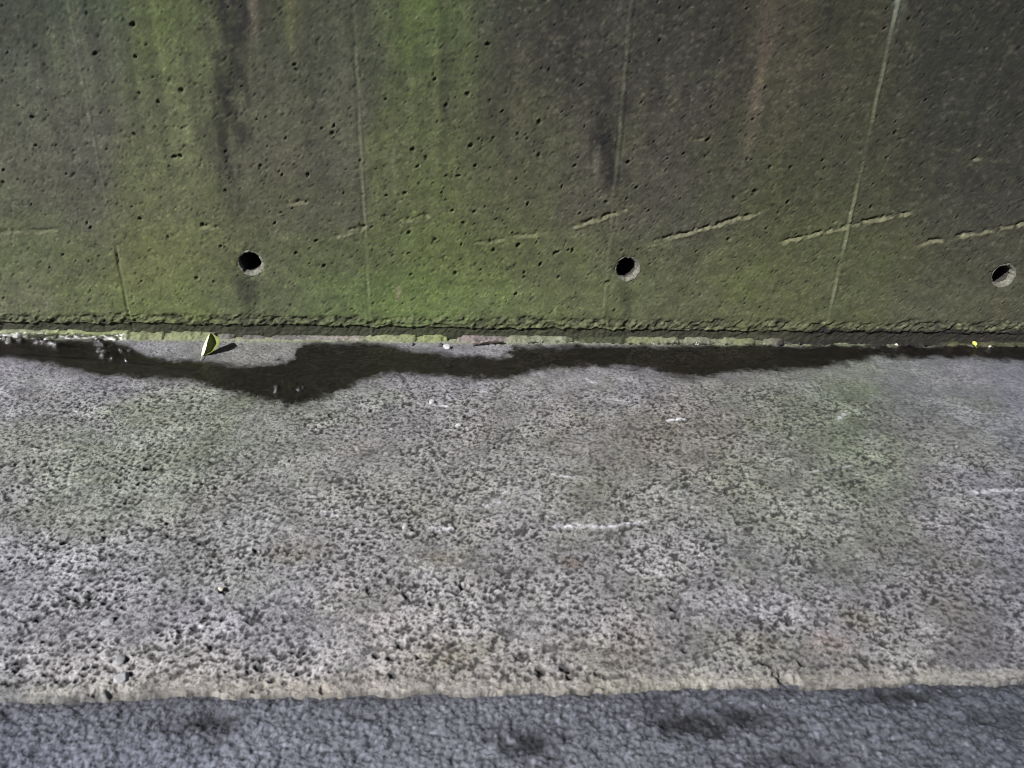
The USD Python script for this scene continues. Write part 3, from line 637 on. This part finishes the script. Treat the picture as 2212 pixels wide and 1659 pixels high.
tag(put('/World/retaining_wall/mortar_fillet', Pf, Qf.reshape(-1, 4), fillet_mat, Nf, (C * 0.33).reshape(-1, 3), np.maximum(soak * 0.9, slick).ravel()), label='pale yellow-green mortar bead along the foot of the wall')

# ================================================================== THE ROAD
yb = floor_at(1106, 1659)[1]
ya = [-DEPTH + 0.014]
while ya[-1] > yb - 0.10:
    ya.append(ya[-1] - 0.0024)
ya = np.array(ya + list(np.linspace(ya[-1] - 0.02, -4.0, 60)) + list(-4.0 - np.geomspace(0.1, 60, 30)))
X = fan(ya, 1100, 0.36, [(3.4, 90), (60.0, 40)])
fine_x = np.interp(np.gradient(X, axis=1), [0.0045, 0.011], [1.0, 0.12])
ny, nx = X.shape
print('road', nx, ny)
Y = np.repeat(ya[:, None], nx, 1)
P0 = np.stack([X, Y, 0 * X], -1)
U, V = seen(P0)
n1 = noise(P0 * 115, 111); n2 = noise(P0 * 210, 112); n3 = noise(P0 * 55, 113)
fade = np.exp(-np.maximum(0, -Y - 2.6) / 0.8) * fine_x
rq = np.random.default_rng(23)
gpts = scatter(-2.6, 2.6, -2.7, -DEPTH + 0.05, 0.0105, rq)
gh = rq.uniform(-1, 1, len(gpts)); gr_ = rq.uniform(0.0050, 0.0084, len(gpts))
xy = np.stack([X + 0.0016 * (n2 - 0.5) * 2, Y + 0.0016 * (noise(P0 * 190, 118) - 0.5) * 2], -1).reshape(-1, 2)
gd, gk = cKDTree(gpts).query(xy)
gq = (gd / gr_[gk]).reshape(X.shape)
dome_ = np.sqrt(np.clip(1 - np.clip(gq, 0, 1) ** 2, 0, 1))
gtone = gh[gk].reshape(X.shape)
dip = np.clip(1 - dome_ * 1.3, 0, 1)
Zr = -0.0105 + 0.008 * (fbm(P0 * 4, 3, 114) - 0.5) * fade + fade * (0.0027 * dome_ + 0.0008 * gtone * dome_ + 0.0016 * (n2 - 0.5) + 0.005 * (n3 - 0.5))
dark = np.zeros_like(X)
for px, py, rx, ry, k in [(1500, 1560, 0.06, 0.022, 0.9), (1600, 1552, 0.05, 0.02, 0.8), (1545, 1580, 0.03, 0.015, 0.7), (1150, 1605, 0.035, 0.022, 0.9), (1105, 1595, 0.03, 0.02, 0.5), (440, 1562, 0.05, 0.02, 0.7), (470, 1580, 0.03, 0.02, 0.5), (1960, 1505, 0.07, 0.014, 0.8), (1430, 1530, 0.06, 0.02, 0.5), (1690, 1640, 0.07, 0.014, 0.5), (2180, 1560, 0.06, 0.03, 0.4)]:
    c = floor_at(px, py, -0.012)
    dark = np.maximum(dark, k * np.exp(-(np.hypot((X - c[0]) / (rx * 1.25), (Y - c[1]) / (ry * 1.35)) * (0.7 + 0.6 * n3)) ** 2) * 1.35)
dark = np.clip(dark, 0, 1)
Zr -= 0.006 * dark
gap = np.exp(-((Y + DEPTH - 0.004) / 0.016) ** 2)
Zr -= 0.004 * gap * noise(P0 * 20, 115)
RROWS = [[[92, 92, 104], [94, 94, 106], [98, 98, 110], [98, 98, 110], [97, 97, 109], [98, 98, 109], [98, 98, 109], [95, 95, 106], [92, 92, 104], [89, 89, 101], [84, 85, 97], [80, 82, 94], [76, 79, 91]],
         [[104, 104, 122], [108, 108, 124], [108, 108, 124], [108, 108, 122], [106, 106, 119], [105, 105, 117], [102, 102, 113], [99, 99, 109], [97, 97, 108], [94, 94, 105], [90, 90, 101], [86, 87, 99], [82, 84, 97]]]
C = grid_colours(RROWS, [1490, 1640], U, V)
lum = C.mean(-1, keepdims=True); C = (lum + (C - lum) * 0.8) * [0.97, 1.01, 1.0]
C = C * (0.72 + 0.56 * fbm(P0 * 22, 4, 116))[..., None]
C = C * (1 + 0.13 * gtone * fade)[..., None] * (1 - 0.5 * (dip * fade)[..., None]) * (1 - 0.8 * dark[..., None]) * (1 - 0.35 * gap[..., None])
pale = (sstep(0.84, 0.94, noise(P0 * 95, 117)) * 0.4)[..., None]
C = C * (1 - pale) + lin((150, 150, 165)) * pale
Pr = np.stack([X, Y, Zr], -1).reshape(-1, 3); Q = floor_quads(ny, nx)
Nr = vnormals(Pr, tri(Q)); Nr = Nr * np.where(Nr[:, 2:] < 0, -1, 1)
tag(put('/World/road', Pr, Q.reshape(-1, 4), road_mat, Nr, np.clip(C * K_ROAD, 0.003, 0.6).reshape(-1, 3), np.zeros(ny * nx)), kind='structure')
gs = trimesh.Trimesh([[-400, -400, -0.06], [400, -400, -0.06], [400, 400, -0.06], [-400, 400, -0.06]], [[0, 1, 2], [0, 2, 3]], process=False)
tag(usdkit.mesh(stage, '/World/ground', gs, soil_mat).GetPrim(), kind='structure')

# ================================================================== THINGS LYING AT THE FOOT OF THE WALL
tree_p = cKDTree(Pp[:, :2])


def ground_z(c): return Pp[tree_p.query(c[:2], 8)[1], 2].max()


def leaf_material(name, face_col, back_col, rough=0.45):
    n = {'tc': ('geometry', {}), 'n': ('noise_texture', {'scale': 140.0, 'detail': 3.0}),
         'r': ('rgb_ramp', {'ramp': [(0.3, tuple(np.array(face_col) * 0.75)), (0.7, tuple(np.array(face_col) * 1.2))]}),
         'p': ('principled_bsdf', {'roughness': rough}), 't': ('translucent_bsdf', {'color': back_col}), 'm': ('mix_closure', {'fac': 0.15})}
    return usdkit.material(stage, '/World/Looks/' + name, n, [('tc.position', 'n.vector'), ('n.fac', 'r.fac'), ('r.color', 'p.base_color'), ('p.BSDF', 'm.closure1'), ('t.BSDF', 'm.closure2')], surface='m.closure')


def sheet(fn, nu, nv, thick=0.0006):
    """A thin two-sided blade from a surface function, with thickness."""
    u, v = np.meshgrid(np.linspace(0, 1, nu), np.linspace(0, 1, nv), indexing='ij')
    S = fn(u, v); F = tri(quads(nu, nv)); Pn = S.reshape(-1, 3); N = vnormals(Pn, F)
    A, Bk = Pn + N * thick / 2, Pn - N * thick / 2
    idx = np.arange(nu * nv).reshape(nu, nv)
    loop = np.concatenate([idx[0, :], idx[1:, -1], idx[-1, -2::-1], idx[-2:0, 0][::1]])
    nxt = np.roll(loop, -1); o = nu * nv
    side = np.vstack([np.c_[loop, nxt, nxt + o], np.c_[loop, nxt + o, loop + o]])
    t = trimesh.Trimesh(np.vstack([A, Bk]), np.vstack([F, F[:, ::-1] + o, side]), process=False)
    trimesh.repair.fix_normals(t)
    return t


def tube(path, r0, r1, k=8):
    path = np.asarray(path, float); V_ = []
    for i, p in enumerate(path):
        d = path[min(i + 1, len(path) - 1)] - path[max(i - 1, 0)]; d /= np.linalg.norm(d)
        a = np.cross(d, [0.3, 0.2, 1.0]); a /= np.linalg.norm(a); b = np.cross(d, a)
        r = r0 + (r1 - r0) * i / (len(path) - 1)
        V_.append(p + r * (np.cos(np.linspace(0, 2 * np.pi, k, endpoint=False))[:, None] * a + np.sin(np.linspace(0, 2 * np.pi, k, endpoint=False))[:, None] * b))
    n_ = len(path); idx = np.arange(n_ * k).reshape(n_, k); q = np.stack([idx[:-1], np.roll(idx, -1, 1)[:-1], np.roll(idx, -1, 1)[1:], idx[1:]], -1)
    m = trimesh.Trimesh(np.vstack(V_ + [path[:1], path[-1:]]), np.vstack([tri(q)] + [np.c_[np.roll(idx[0], -1), idx[0], np.full(k, n_ * k)]] + [np.c_[idx[-1], np.roll(idx[-1], -1), np.full(k, n_ * k + 1)]]), process=False)
    trimesh.repair.fix_normals(m)
    return m


leaf_mat = leaf_material('fresh_leaf', (0.58, 0.64, 0.32), (0.30, 0.42, 0.05))
leaf_shade = leaf_material('leaf_shaded_half', (0.13, 0.15, 0.04), (0.10, 0.14, 0.02))  # right half of the same leaf, its shade put into the colour
stalk_mat = leaf_material('leaf_stalk_pale', (0.55, 0.58, 0.42), (0.4, 0.4, 0.2))
c = floor_at(439, 769); c[2] = ground_z(c)
leaf = thing('fallen_leaf', 'folded fresh yellow-green leaf standing on the dry patch near the wall', 'leaf')


def ridge(v):
    return np.stack([0.003 + 0.010 * v + 0.004 * np.sin(v * 4), 0.080 * v, 0.006 + 0.052 * np.sin(v * 1.75) + 0.004 * np.exp(-((v - 0.4) / 0.12) ** 2)], -1)


def left_half(u, v):
    wd = 0.030 * np.sin(np.pi * np.clip(0.10 + 0.88 * v, 0, 1)) ** 0.7 * (1 - 0.55 * v)
    d = np.stack([-0.80 + 0.1 * u, -0.25 + 0 * u, -0.42 - 0.35 * u], -1)
    out = ridge(v) + d * (wd * u)[..., None]
    out[..., 2] = np.maximum(out[..., 2] - 0.0025 * np.exp(-((v - 0.42) / 0.05) ** 2), 0.002)
    return out + c


def right_half(u, v):
    wd = 0.056 * np.sin(np.pi * np.clip(0.06 + 0.92 * v, 0, 1)) ** 0.9
    d = np.stack([0.31 + 0.4 * u ** 4, 0.425 - 0.4 * u ** 4, -0.785 + 0.6 * u ** 4], -1)
    out = ridge(v) + [0.0004, 0, -0.0004] + d * (wd * u)[..., None]
    out[..., 2] = np.maximum(out[..., 2], 0.002 + 0.004 * u)
    return out + c


part(leaf, 'blade', sheet(left_half, 14, 26), leaf_mat, 60)
part(leaf, 'blade', sheet(right_half, 14, 26), leaf_shade, 60)
part(leaf, 'midrib', tube([c + ridge(np.array(v)) + [0, 0, 0.0006] for v in np.linspace(0, 1, 14)], 0.0014, 0.0006), stalk_mat, 60)
part(leaf, 'stalk', tube([c + np.array(p) for p in [(0.003, 0.003, 0.006), (0.002, -0.010, 0.006), (0.003, -0.026, 0.004), (0.005, -0.044, 0.003)]], 0.0016, 0.0011), stalk_mat, 60)

# brown curled scrap of dead leaf with its twig
dead_mat = leaf_material('dead_leaf_brown', (0.14, 0.11, 0.10), (0.1, 0.05, 0.02), 0.7)
dark_mat = leaf_material('dead_leaf_dark', (0.055, 0.04, 0.034), (0.03, 0.02, 0.01), 0.7)
a = floor_at(1022, 748); b = floor_at(1088, 742)
gz = max(ground_z(a), ground_z(b), ground_z((a + b) / 2)) + 0.001
dead = thing('dead_leaf', 'torn brown curled dead leaf lying against the foot of the wall', 'leaf')


def scrap(p, q, w, curl, seed):
    p, q = np.array(p), np.array(q)

    def fn(u, v):
        ax = p + (q - p) * v[..., None]
        wid = w * (0.35 + 0.65 * np.sin(np.pi * np.clip(v, 0.02, 0.98))) * (0.7 + 0.6 * noise(np.stack([v * 7, u * 0, u * 0 + seed], -1), seed))
        t = (u - 0.5) * 2
        off = np.stack([0 * u, t * wid, curl * t ** 2 + 0.003 * noise(np.stack([v * 9, u * 4, 0 * u], -1), seed + 1)], -1)
        return ax + off
    return fn


m0 = (a * 0.45 + b * 0.55)
part(dead, 'blade', sheet(scrap([a[0], a[1], gz], [m0[0], m0[1] + 0.004, gz + 0.003], 0.011, 0.010, 121), 10, 18), dead_mat, 50)
part(dead, 'blade', sheet(scrap([m0[0] - 0.004, m0[1], gz + 0.002], [b[0], b[1] - 0.006, gz + 0.002], 0.008, 0.008, 123), 10, 18), dark_mat, 50)
part(dead, 'stalk', tube([(m0[0], m0[1], gz + 0.004), (m0[0] + 0.012, m0[1] - 0.004, gz + 0.008), (m0[0] + 0.02, m0[1] + 0.003, gz + 0.016)], 0.0012, 0.0007), dark_mat, 50)

# tiny yellow leaf in the wet at the far right
yl_mat = leaf_material('yellow_leaf', (0.42, 0.44, 0.09), (0.3, 0.3, 0.03))
c2 = floor_at(2103, 749); c2[2] = ground_z(c2) + 0.001
tiny = thing('fallen_leaf', 'tiny round yellow leaf in the wet gutter at the right', 'leaf')


def oval(u, v):
    a_ = (v - 0.5) * 2; w = 0.0095 * np.sqrt(np.clip(1 - a_ ** 2, 0.02, 1))
    return c2 + np.stack([(u - 0.5) * 2 * w, a_ * 0.010, 0.006 + 0.010 * v + 0.003 * ((u - 0.5) * 2) ** 2], -1)


part(tiny, 'blade', sheet(oval, 10, 14), yl_mat, 60)
part(tiny, 'stalk', tube([c2 + np.array(p) for p in [(0, -0.010, 0.006), (0.001, -0.015, 0.003), (0.002, -0.02, 0.002)]], 0.0008, 0.0006), yl_mat, 60)

# stones
pm = [plain('pale_stone', (0.27, 0.265, 0.27), 0.7, 120.0, 0.75, 1.15), plain('grey_stone', (0.19, 0.19, 0.196), 0.75, 120.0, 0.75, 1.2), plain('buff_stone', (0.27, 0.255, 0.225), 0.7, 120.0, 0.8, 1.15), plain('dark_stone', (0.06, 0.058, 0.055), 0.7, 120.0)]


def pebble(px, py, size, flat, mat, label, seed, sub=3):
    c_ = floor_at(px, py); zg = ground_z(c_)
    s = trimesh.creation.icosphere(subdivisions=sub)
    v = s.vertices; r_ = np.random.default_rng(seed)
    v = v * (0.72 + 0.56 * fbm(v * 1.6 + seed, 3, seed))[:, None]
    for _ in range(7):                          # knocked-off faces
        d = r_.normal(size=3); d /= np.linalg.norm(d); k = r_.uniform(0.5, 0.75)
        h = v @ d; v = v - np.clip(h - k, 0, None)[:, None] * d * 0.85
    v = v * np.array([1.0, r_.uniform(0.7, 0.95), flat]) * size * 1.25
    a_ = r_.uniform(0, 6.28); R_ = np.array([[math.cos(a_), -math.sin(a_), 0], [math.sin(a_), math.cos(a_), 0], [0, 0, 1]])
    v = v @ R_.T
    s = trimesh.Trimesh(v + [c_[0], c_[1], zg - v[:, 2].min() * 0.3 - 0.001], s.faces, process=False)
    p = usdkit.mesh(stage, numbered('/World/pebble'), s, mat, smooth=35).GetPrim()
    tag(p, label, 'pebble')


pebble(965, 752, 0.014, 0.8, pm[0], 'pale square stone chip at the wall foot, left of the dead leaf', 1)
pebble(952, 748, 0.011, 0.9, pm[3], 'dark stone touching the pale square chip at the wall foot', 2)
pebble(891, 745, 0.010, 0.8, pm[3], 'dark pebble at the end of the green mortar bead', 3)
pebble(933, 871, 0.010, 0.9, pm[0], 'white pebble beside a white scrape below the wet band', 4)
pebble(990, 921, 0.009, 0.7, pm[0], 'small white stone chip in the upper middle of the pavement', 5)
pebble(1937, 745, 0.006, 0.9, pm[2], 'tiny buff pebble shining in the wet band, right part', 6)
pebble(2138, 750, 0.005, 1.0, pm[2], 'tiny pebble right of the tiny yellow leaf', 7)
pebble(477, 1272, 0.006, 0.7, pm[2], 'buff pebble by a dark hollow, lower left of the pavement', 8)
pebble(263, 1466, 0.011, 0.5, pm[1], 'round grey pebble at the broken pavement edge, lower left', 9)
pebble(257, 1430, 0.011, 0.4, pm[1], 'flat grey pebble just above the broken pavement edge', 10)
pebble(234, 1346, 0.012, 0.5, pm[1], 'flat round stone set in the pavement, left side', 11)
pebble(1578, 1548, 0.004, 0.9, pm[0], 'tiny white pebble on the dark stain of the road', 14)
pebble(875, 1138, 0.009, 0.45, pm[0], 'pale flat chip left of the long white scrape', 15)
